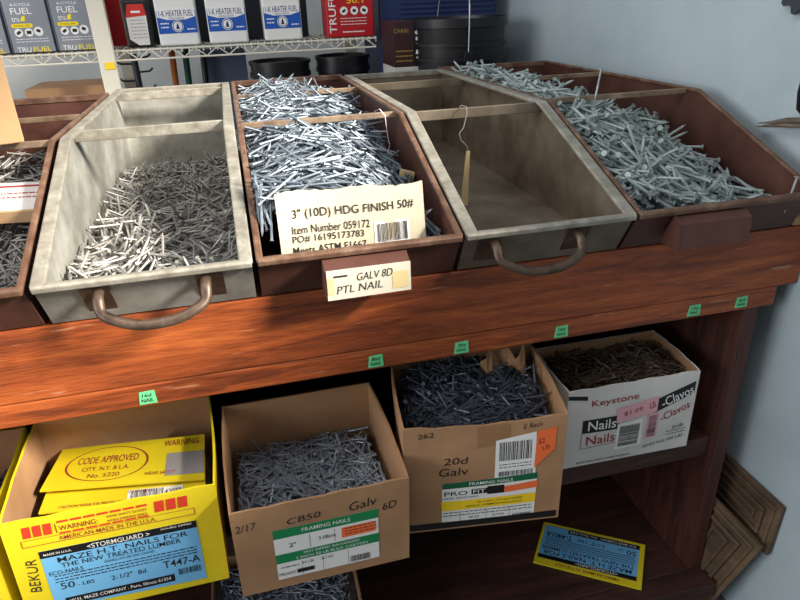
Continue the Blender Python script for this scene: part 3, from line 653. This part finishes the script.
# yellow and blue flap lying on the bottom board
bf, Fs, W, H = slab('carton_flap', [(.919, .101, .1290), (.695, .254, .1290), (.604, .131, .1290), (.826, -.024, .1290)], .003, 'yellow', 'yellow flap with blue printed panel lying upside down on the bottom board', 'cardboard')
bp_ = Ink(Fs, .0006).rect(.05, .06, .975, .86).build('blue_panel', 'blue_lab', bf)
for r4 in ((.05, .77, .975, .86), (.05, .065, .74, .165)): Ink(Fs, .0009).rect(*r4).build('black_band', 'black', bp_)
Ink(Fs, .0012).text('MAZE H.T. NAILS FOR', .52, .70, .84, .085, 0, .03).text('THE NEW TREATED LUMBER', .52, .595, .88, .075, 0, .03).text('50', .12, .28, .09, .11, 0, .03).text('LBS', .22, .26, .06, .05).text('3-1/2" 16d', .50, .28, .26, .08, 0, .02).text('T-4401A', .82, .27, .26, .12, 0, .03).lines(.08, .94, .51, 4, .05, .018, 4).build('black_lettering', 'ink', bp_)
Ink(Fs, .0014).text('<STORMGUARD>', .42, .815, .40, .06, 0, .02).text('W.H. MAZE COMPANY . Peru, Illinois 61354', .40, .115, .64, .055).build('white_lettering', 'white', bp_)
Ink(Fs, .0007).text('AMERICAN-MADE IN THE U.S.A.', .5, .93, .6, .06).build('red_lettering', 'dark_red_print', bf)

# loose scrap on the apron's end and a nail standing on the wide bin's lip
tag(MB().box(1.046, 1.092, -.004, .10, 1.0555, 1.074).build('wood_scrap', 'card', None, .002), 'pale wood scrap on the bench end beside the blue wall', 'wood')
UV, UF = nail_unit(.07, .0046, .012, 8)
for nm, lc, dr, lb_ in (('loose_nail', (1.005, -.022, 1.128), (.25, .1, .9), 'single nail sticking up in the front right corner of the wide bin'),
                     ('loose_nail', (.80, .362, 1.300), (.1, -.05, .97), 'single nail poking up above the cross bar of the wide bin')):
    q = MB().add(UV.tolist(), UF).build(nm, 'nail_hdg'); q.location = lc; q.rotation_mode = 'QUATERNION'; q.rotation_quaternion = Vector(dr).to_track_quat('Z', 'Y'); tag(q, lb_, 'nail')

# ------------------------------------------------------------------ cardboard over the far left bin
cbx = empty('cardboard_box', (-.540, .252, ZT+.2265), Matrix.Rotation(.30, 4, 'Z'), 'tan cardboard box resting on the bars of the far left bin', 'box')
MB().box(-.175, .175, 0, .36, 0, .24).build('box_body', 'card_lit', cbx, .002)
MB().box(-.175, .175, .17, .175, .2402, .2412).build('closing_tape', 'tape', cbx)
fc = empty('flat_carton', (-.488, .245, 1.190), Matrix.Rotation(-.16, 4, 'Z') @ Matrix.Rotation(.26, 4, 'X'), 'flat tan carton with pale red printed top, lying on far left nails', 'box')
MB().box(-.16, .155, -.045, .055, -.012, .012).build('carton_body', 'card_lit', fc, .0015)
Fp = lambda u, v, n: Vector((u, v, .012+n))
tp = Ink(Fp, .0006).rect(-.158, -.043, .153, .053).build('printed_top', 'whitecard', fc)
Ink(Fp, .0009).rect(-.15, .036, .145, .042).lines(-.12, .14, .012, 2, .014, .004, 12).build('red_print', 'dark_red_print', tp)

# ------------------------------------------------------------------ carved wood panels leaning by the wall
def carved(name, O, e1, e2, w, h, t, label):
    e1 = Vector(e1).normalized(); e2 = Vector(e2); e2 = (e2-e1*e2.dot(e1)).normalized(); n = e1.cross(e2).normalized()
    if n.x > 0: n = -n
    root = empty(name, O, None, label, 'wood panel')
    P = lambda a, b, c: e2*a+e1*b+n*c
    slabm = MB(); q = [(0,0),(w,0),(w,h),(0,h)]
    slabm.add([P(a, b, 0) for a, b in q]+[P(a, b, t) for a, b in q], [(0,1,2,3),(4,5,6,7),(0,1,5,4),(1,2,6,5),(2,3,7,6),(3,0,4,7)])
    slabm.build('board', 'carved', root, .002)
    for ins, hh in ((.012, .006), (.036, .009), (.060, .006)):
        mb = MB(); wd = .010
        a0, b0, a1, b1 = ins, ins, w-ins, h-ins
        for (x0, y0, x1, y1) in ((a0, b0, a1, b0+wd), (a0, b1-wd, a1, b1), (a0, b0+wd, a0+wd, b1-wd), (a1-wd, b0+wd, a1, b1-wd)):
            qq = [(x0,y0),(x1,y0),(x1,y1),(x0,y1)]
            mb.add([P(a, b, t) for a, b in qq]+[P(a, b, t+hh) for a, b in qq], [(0,1,2,3),(4,5,6,7),(0,1,5,4),(1,2,6,5),(2,3,7,6),(3,0,4,7)])
        mb.build('raised_moulding', 'carved', root, .003)
    return root
cA = carved('carved_panel', (1.096, -.118, .412), (-.03, .02, -1), (0, 1, .02), .26, .150, .010, 'taller carved wood panel against the blue wall, behind the other')
MB().box(-.008, 0, .18, .24, -.412, -.10).build('back_batten', 'carved', cA)
carved('carved_panel', (1.068, -.116, .296), (-.10, .27, -.957), (-.22, .94, .285), .17, .296, .013, 'shorter carved wood panel leaning askew in front of the other')

# ------------------------------------------------------------------ things on the right wall
sw = MB(); n = 14; pts = []
for j in range(n*4):
    a = 2*PI*j/(n*4); r = .078 if j % 4 in (0, 1) else .068; pts.append((r*math.cos(a), r*math.sin(a)))
sblade = empty('gear_disc', (1.0995, .128, 1.512), None, 'dark toothed metal disc high on the blue wall', 'gear')
sw.prism(pts, -.012, -.004, lambda u, v, t: Vector((t, u, v))).build('toothed_disc', 'steel_dark', sblade, .001)
MB().lathe([(.030, 0), (.030, .008), (.012, .010), (.012, .014)], k=20).build('hub', 'steel_dark', sblade, smooth=True).rotation_euler = (0, -PI/2, 0)
sblade.children[-1].location = (-.004, 0, 0)
tool = MB().tube([(1.085, .066, 1.258), (1.085, .067, 1.268), (1.085, .068, 1.30), (1.085, .066, 1.34), (1.085, .06, 1.40), (1.087, .05, 1.46)], [.008, .017, .021, .020, .016, .012], 12).build('tool_handle', 'black_plastic', None, smooth=True)
tag(tool, 'dark rounded tool handle hanging on the blue wall at the edge', 'tool')
stk = MB()
for k in range(4):
    o_ = Vector((0, 0, -.004+.004*k)); ln = (0, .012, .004, .02)[k]
    stk.tube([Vector((1.074+.004*(k % 2), .172-ln, 1.222))+o_, Vector((1.076+.003*(k % 2), .10, 1.236))+o_, Vector((1.078, .03, 1.246))+o_, Vector((1.08, -.12, 1.262))+o_], [.0012, .0042, .0046, .005], 6)
stk.tube([(1.1, -.09, 1.245), (1.066, -.09, 1.249)], .005, 8)
tag(stk.build('split_stick', 'stick'), 'frayed split wood stick jutting along the blue wall', 'stick')

# ------------------------------------------------------------------ wire rack behind the bins
RY0, RY1, RZ = 1.50, 1.95, 1.362
rack = empty('wire_rack', (-.40, RY0, 0), None, 'white wire shelving rack with a wide post behind the bins', 'rack')
RX = lambda x: x+.40
for i, (x, y) in enumerate(((-.392, RY0-.012), (.522, RY1), (-.392, RY1), (-1.35, RY0-.012), (-1.35, RY1))):
    MB().box(RX(x)-.027, RX(x)+.027, y-RY0-.012, y-RY0+.012, 0, 2.1).build('post', 'rack', rack, .003)
def wire_shelf(z, detail):
    mb = MB(); x0, x1 = RX(-1.35), RX(.54)
    for y in (0, RY1-RY0):
        for dz in (0, -.030): mb.tube([(x0, y, dz+z), (x1, y, dz+z)], .0034, 6)
        if detail:
            nz_ = 50; pts = [(x0+(x1-x0)*i/nz_, y, z-(.001 if i % 2 else .029)) for i in range(nz_+1)]
            mb.tube(pts, .0026, 5)
    nw = 80 if detail else 24
    for i in range(nw+1):
        x = x0+(x1-x0)*i/nw; mb.tube([(x, 0, z+.004), (x, RY1-RY0, z+.004)], .002, 5)
        if detail: mb.tube([(x, -.002, z+.004), (x, -.002, z-.012)], .002, 5)
    for x in (x0, x1): mb.tube([(x, 0, z), (x, RY1-RY0, z)], .004, 6)
    for fy in (.33, .66): mb.tube([(x0, fy*(RY1-RY0), z), (x1, fy*(RY1-RY0), z)], .003, 6)
    mb.build('wire_shelf', 'rack', rack, smooth=True)
wire_shelf(RZ-.006, True); wire_shelf(1.0, False)
tg = MB().box(RX(-.392)-.008, RX(-.392)+.022, -.027, -.0245, 1.292+.01, 1.292+.032).build('yellow_tag', 'lab_yel', rack)
tg['label'] = 'small yellow tag on the post'

# fuel cans
def fuel_can(x, y, label, rot=0):
    c = empty('fuel_can', (x, y, RZ+.0005), Matrix.Rotation(rot, 4, 'Z'), label, 'can', 'grey fuel cans on the wire rack')
    bd = MB().box(-.070, .070, -.0, .10, 0, .235).build('can_body', 'can_dark', c, .006)
    Fk = lambda u, v, n: Vector((u, -n, v))
    lb = Ink(Fk, .0006).rect(-.062, .004, .064, .228).build('grey_label', 'can_grey', c)
    Ink(Fk, .0009).text('ENGINEERED', .0, .205, .08, .011).text('FUEL', -.012, .128, .062, .019, 0, .02).text('4-CYCLE', -.01, .147, .06, .008).text('TRU', -.030, .012, .042, .016, 0, .02).disc(-.034, .064, .0125).disc(-.003, .064, .0125).disc(.026, .066, .0140).lines(-.048, .052, .043, 2, .008, .0022, 2).text('tru', -.034, .104, .022, .014, 0, .01).build('white_lettering', 'white', lb)
    Ink(Fk, .0010).text('FUEL', .025, .012, .054, .016, 0, .02).poly([(-.048, .079), (.010, .079), (.014, .085), (.010, .091), (-.048, .091), (-.052, .085)]).poly([(-.020, .098), (-.006, .098), (-.004, .114), (-.014, .112)]).build('yellow_lettering', 'yel', lb)
    Ink(Fk, .0012).rrect(-.034, .064, .014, .008, .6).rect(-.010, .059, .004, .069).rrect(.026, .068, .012, .009, -.4).text('ETHANOL FREE', -.02, .085, .048, .005).build('black_symbols', 'ink', lb)
    MB().lathe([(.020, .235), (.020, .258), (.016, .262)], (-.03, .05, 0), 20).build('cap', 'yel', c, smooth=True)
    return c
fuel_can(-.612, RY0+.012, 'grey fuel can with yellow lettering, second from the white post')
c2 = copy_tree(bpy.data.objects['fuel_can']); c2.location = (-.473, RY0+.012, RZ+.0005); c2['label'] = 'grey fuel can with yellow lettering, next to the white post'
c2 = copy_tree(c2); c2.location = (-.752, RY0+.012, RZ+.0005); c2['label'] = 'grey fuel can with yellow lettering, cut off by the left edge'

# oil bottle
ob = empty('oil_bottle', (-.278, RY0+.02, RZ+.0005), None, 'black plastic bottle with red and white label, right of the white post', 'bottle')
MB().box(-.044, .044, 0, .07, 0, .15).prism([(-.044, .15), (.044, .15), (.036, .185), (-.020, .20), (-.036, .18)], .008, .062, lambda u, v, t: Vector((u, t, v))).build('bottle_body', 'black_plastic', ob, .008)
lb = Ink(front, .0008).poly([(-.032, .028), (-.006, .008), (.030, .008), (.033, .100), (-.032, .096)]).build('white_label', 'whitecard', ob)
Ink(front, .0010).poly([(-.034, .095), (.034, .100), (.028, .136), (-.022, .136)]).build('red_label', 'red', ob)
Ink(front, .0013).rect(-.014, .109, .016, .1155).build('white_patch', 'white', ob)
Ink(front, .0012).lines(-.022, .026, .085, 6, .011, .003, 3).build('grey_lettering', 'grey_print', lb)
MB().lathe([(.014, .198), (.014, .225)], (-.006, .035, 0), 16).build('cap', 'red', ob)
# heater fuel jugs
def jug(x, label):
    j = empty('fuel_jug', (x, RY0+.015, RZ+.0005), None, label, 'jug', 'white heater fuel jugs on the wire rack')
    MB().box(-.067, .067, 0, .11, 0, .20).prism([(-.067, .20), (.067, .20), (.03, .245), (-.03, .245)], .012, .098, lambda u, v, t: Vector((u, t, v))).build('jug_body', 'jug', j, .008, seg=3)
    lb = Ink(front, .0008).rect(-.064, .040, .064, .112).build('blue_label', 'jug_blue', j)
    Ink(front, .0010).poly([(-.062, .092), (-.03, .083), (.03, .083), (.062, .092), (.062, .118), (.0, .126), (-.062, .118)]).disc(0, .062, .0185).lines(-.055, -.028, .07, 2, .012, .004, 2).lines(.03, .058, .05, 1, .012, .004, 2).build('white_banner', 'white', lb)
    Ink(front, .0013).text('1-K HEATER FUEL', 0, .103, .112, .019, 0, .02).ring(0, .062, .0165, .0165, .0025).poly([(-.006, .053), (.006, .053), (.003, .066), (0, .074), (-.004, .064)]).text('KEROSENE', 0, .088, .05, .005).build('navy_lettering', 'cap_blue', lb)
    MB().lathe([(.019, .245), (.019, .268), (.015, .272)], (0, .055, 0), 20).build('cap', 'cap_blue', j, smooth=True)
    return j
j1 = jug(-.148, 'white jug with blue heater fuel label, leftmost of three, beside the black bottle')
for x, l in ((.018, 'white jug with blue heater fuel label, middle of the three'), (.209, 'white jug with blue heater fuel label, rightmost, near the red can')):
    c = copy_tree(j1); c.location = (x, RY0+.015, RZ+.0005); c['label'] = l
# red fuel can
rc = empty('fuel_can', (.452, RY0+.012, RZ+.0005), None, 'red fuel can with white vertical lettering at the rack end', 'can')
MB().box(-.088, .088, 0, .11, 0, .235).build('can_body', 'can_red', rc, .006)
Ink(front, .0008).text('TRUFUEL', -.064, .105, .18, .026, PI/2, .02).disc(-.022, .088, .014).disc(.016, .088, .014).disc(.052, .088, .014).lines(-.036, .060, .062, 3, .010, .0024, 5).lines(-.03, .05, .016, 1, .01, .004, 6).build('white_lettering', 'white', rc)
Ink(front, .0009).text('50:1', .02, .122, .06, .02, 0, .01).build('yellow_lettering', 'yel', rc)
Ink(front, .0010).rrect(-.022, .088, .014, .008, .6).rect(.010, .083, .022, .093).rrect(.052, .088, .014, .009, -.5).build('black_symbols', 'ink', rc)
MB().lathe([(.020, .235), (.020, .258), (.016, .262)], (-.04, .055, 0), 20).build('cap', 'can_dark', rc, smooth=True)

# dark cartons and a red can standing behind the front row
for x, w_, m_, l_ in ((-.345, .05, 'can_red', 'red can behind the black bottle, half hidden by the post'), (-.235, .055, 'can_dark', 'dark carton behind the gap left of the leftmost white jug'), (-.065, .06, 'can_dark', 'dark carton behind the gap between the leftmost and middle white jugs'), (.114, .06, 'can_dark', 'dark carton behind the gap between the middle and rightmost white jugs'), (.270, .05, 'can_dark', 'dark carton behind the right edge of the rightmost white jug')):
    q = MB().box(-w_, w_, 0, .12, 0, .24).build('carton' if m_ == 'can_dark' else 'metal_can', m_, None, .004); q.location = (x, RY0+.20, RZ+.0005)
    tag(q, l_, 'box' if m_ == 'can_dark' else 'can')

# lower rack shelf: black tubs and clutter
LZ = 1.0065
def tub(x, y, r, h, label, mat='black_plastic'):
    t = empty('plastic_tub', (x, y, LZ), None, label, 'tub', 'black tubs under the wire rack')
    MB().lathe([(r*.82, 0), (r*.93, h-.06), (r*.93, h-.055), (r*.99, h-.055), (r*.99, h-.04), (r*.95, h-.04), (r*.95, h-.012), (r, h-.012), (r, h), (r*.96, h), (r*.93, h-.012)], k=40, caps=True).build('tub_body', mat, t, smooth=True)
    MB().lathe([(0.001, h-.02), (r*.92, h-.018), (r*.92, h-.012)], k=40, caps=False).build('lid', mat, t, smooth=True)
    return t
tub(.192, 1.63, .116, .282, 'black round tub under the rack behind the bright nails')
tub(.432, 1.63, .106, .288, 'black round tub under the rack below the red can')
tag(MB().box(-.70, -.44, 1.60, 1.85, LZ, LZ+.235).build('cardboard_box', 'card', None, .003), 'brown cardboard box on the lower rack shelf, left of the post', 'box')
tag(MB().box(-.10, .075, 1.86, 1.90, LZ, LZ+.32).build('display_board', 'blue_grey', None, .003), 'blue-grey flat panel standing under the white jugs', 'panel')
def handtool(x, top, mat, label, head=None):
    t = empty('hand_tool', (x, 1.80, LZ), None, label, 'tool')
    MB().tube([(0, 0, 0), (.004, .01, .15), (.010, .03, top-LZ)], [.014, .012, .013], 10).build('tool_handle', mat, t, smooth=True)
    if head: MB().box(-.025, .025, -.012, .012, 0, .05).build('tool_head', head, t, .004)
handtool(-.215, 1.335, 'orange_wood', 'orange wooden tool handle standing under the rack', 'steel_dark')
handtool(-.165, 1.335, 'green_tool', 'green tool handle standing under the rack', 'green_tool')
handtool(-.10, 1.30, 'black_plastic', 'black tool handle standing beside the blue-grey panel', 'steel_dark')
hk_ = empty('hardware_stand', (-.335, 1.72, LZ), None, 'dark steel rod stand with short prongs beside the white post', 'stand')
MB().lathe([(.05, 0), (.05, .012), (.012, .02), (.012, .325)], k=16).build('rod', 'steel_dark', hk_, smooth=True)
for k, z in enumerate((.20, .23, .26, .29, .31)):
    MB().tube([(0, 0, z), (.05*(-1)**k, -.02, z+.004), (.062*(-1)**k, -.022, z+.014)], .004, 6).build('prong', 'steel_dark', hk_, smooth=True)

# ------------------------------------------------------------------ stand behind the right bins with cartons, tote and pail
stand = empty('low_stand', (.82, 1.60, 0), None, 'low wooden stand behind the empty bin under the black pail', 'stand')
MB().box(-.262, .265, -.41, .42, 1.05, 1.08).build('stand_top', 'wood_dark', stand, .002)
for sx in (-.24, .245):
    for sy in (-.38, .40): MB().box(sx-.02, sx+.02, sy-.02, sy+.02, 0, 1.05).build('leg', 'wood_dark', stand)
def boxy(name, x0, x1, y0, y1, z0, z1, mat, label):
    b = empty(name, ((x0+x1)/2, y0, z0), None, label, 'box'); w = (x1-x0)/2
    MB().box(-w, w, 0, y1-y0, 0, z1-z0).build('carton_body', mat, b, .002); return b, w, z1-z0, y1-y0
wb, w, h, d = boxy('carton', .559, .652, 1.30, 1.48, 1.0805, 1.268, 'whitecard', 'white carton under the dark maroon carton behind the empty bin')
Ink(front, .0008).rect(-w, h-.03, w, h-.018).build('pink_stripe', 'pink', wb)
kb, w, h, d = boxy('carton', .559, .652, 1.30, 1.48, 1.2685, 1.415, 'maroon', 'dark maroon carton with white print beside the black pail')
Ink(front, .0008).text('CHAIN', -.02, h-.03, .05, .014, 0, .01).lines(-.04, .02, .05, 3, .016, .004, 3).build('pale_lettering', 'tan_print', kb)
Ink(front, .0007).rect(.022, .003, w-.001, h-.003).build('black_side', 'black', kb)
Ink(front, .0010).disc(.036, .11, .007).rect(.031, .085, .041, .096).disc(.036, .07, .006).rect(.031, .04, .041, .054).disc(.036, .025, .006).build('white_symbols', 'white', kb)
tote = empty('storage_tote', (.80, 1.55, 1.0805), None, 'blue ribbed plastic tote behind the black pail', 'tote')
MB().box(-.23, .23, 0, .32, 0, .47).build('tote_body', 'navy', tote, .008)
rb = MB()
for k in range(9): rb.box(-.15, .22, -.006, .0, .315+k*.017, .315+k*.017+.008)
rb.build('front_ribs', 'navy', tote, .002)
MB().box(-.24, .24, -.01, .33, .47, .50).build('lid', 'navy', tote, .006)
pail = empty('plastic_pail', (.802, 1.352, 1.0805), None, 'black ribbed plastic pail with wire bail beside the blue wall', 'pail')
R_, H_ = .178, .338
prof = [(R_*.86, 0), (R_*.92, H_*.40)]
for z in (.46, .60, .74): prof += [(R_*.935, H_*z), (R_*.99, H_*z+.001), (R_*.99, H_*z+.012), (R_*.935, H_*z+.013)]
prof += [(R_*.95, H_-.03), (R_*1.0, H_-.028), (R_*1.0, H_), (R_*.96, H_), (R_*.93, H_-.03), (R_*.82, .02)]
MB().lathe(prof, k=56).build('pail_body', 'black_plastic', pail, smooth=True)
lbz = MB(); kk = 18
vs = [(1.004*R_*.895*math.cos(a), 1.004*R_*.895*math.sin(a), z) for z in (.03, .115) for a in [math.radians(215+70*i/kk) for i in range(kk+1)]]
vs = [(x*(1+.05*(z-.03)/.085), y*(1+.05*(z-.03)/.085), z) for x, y, z in vs]
lbz.add(vs, [(i, i+1, kk+2+i, kk+1+i) for i in range(kk)]).build('white_label', 'white', pail)
pts = [(-.02, -R_-.004, H_*.66)]+[(-.02+.02*math.sin(PI*i/16), -(R_+.004)*math.cos(PI*i/16), H_*.66+.27*math.sin(PI*i/16)**.6) for i in range(1, 16)]+[(-.02, R_+.004, H_*.66)]
MB().tube(pts, .0022, 6).build('bail_wire', 'wire', pail, smooth=True)
for s in (-1, 1): MB().box(-.036, -.004, s*R_-.010, s*R_+.010, H_*.60, H_*.70).build('bail_ear', 'black_plastic', pail, .003)

# ------------------------------------------------------------------ light
w = bpy.data.worlds.new('sky'); scene.world = w; w.use_nodes = True
bg = w.node_tree.nodes['Background']; bg.inputs['Color'].default_value = (.74, .83, .97, 1); bg.inputs['Strength'].default_value = .40
sl = bpy.data.lights.new('sun', 'SUN'); sl.energy = 12; sl.angle = math.radians(13); sl.color = (1, .92, .80)
so = bpy.data.objects.new('sun', sl); COL.objects.link(so)
so.rotation_euler = Vector((-1, .67, -.67)).to_track_quat('-Z', 'Y').to_euler()
def area(name, loc, aim, sx, sy, e, c):
    l = bpy.data.lights.new(name, 'AREA'); l.shape = 'RECTANGLE'; l.size = sx; l.size_y = sy; l.energy = e; l.color = c
    o = bpy.data.objects.new(name, l); COL.objects.link(o); o.location = loc
    o.rotation_euler = (Vector(aim)-Vector(loc)).to_track_quat('-Z', 'Y').to_euler(); return o
area('shop_window_daylight', (-3.2, -1.0, 1.9), (.6, .3, 1.0), 2.2, 1.4, 76, (.95, .97, 1))
area('ceiling_lamp', (-.6, -.6, 2.8), (-.2, .3, 1.0), 1.6, .5, 16, (1, .95, .88))
scene.view_settings.view_transform = 'Standard'; scene.view_settings.look = 'None'; scene.view_settings.gamma = 1
scene.view_settings.exposure = 0.12; scene.view_settings.use_curve_mapping = False
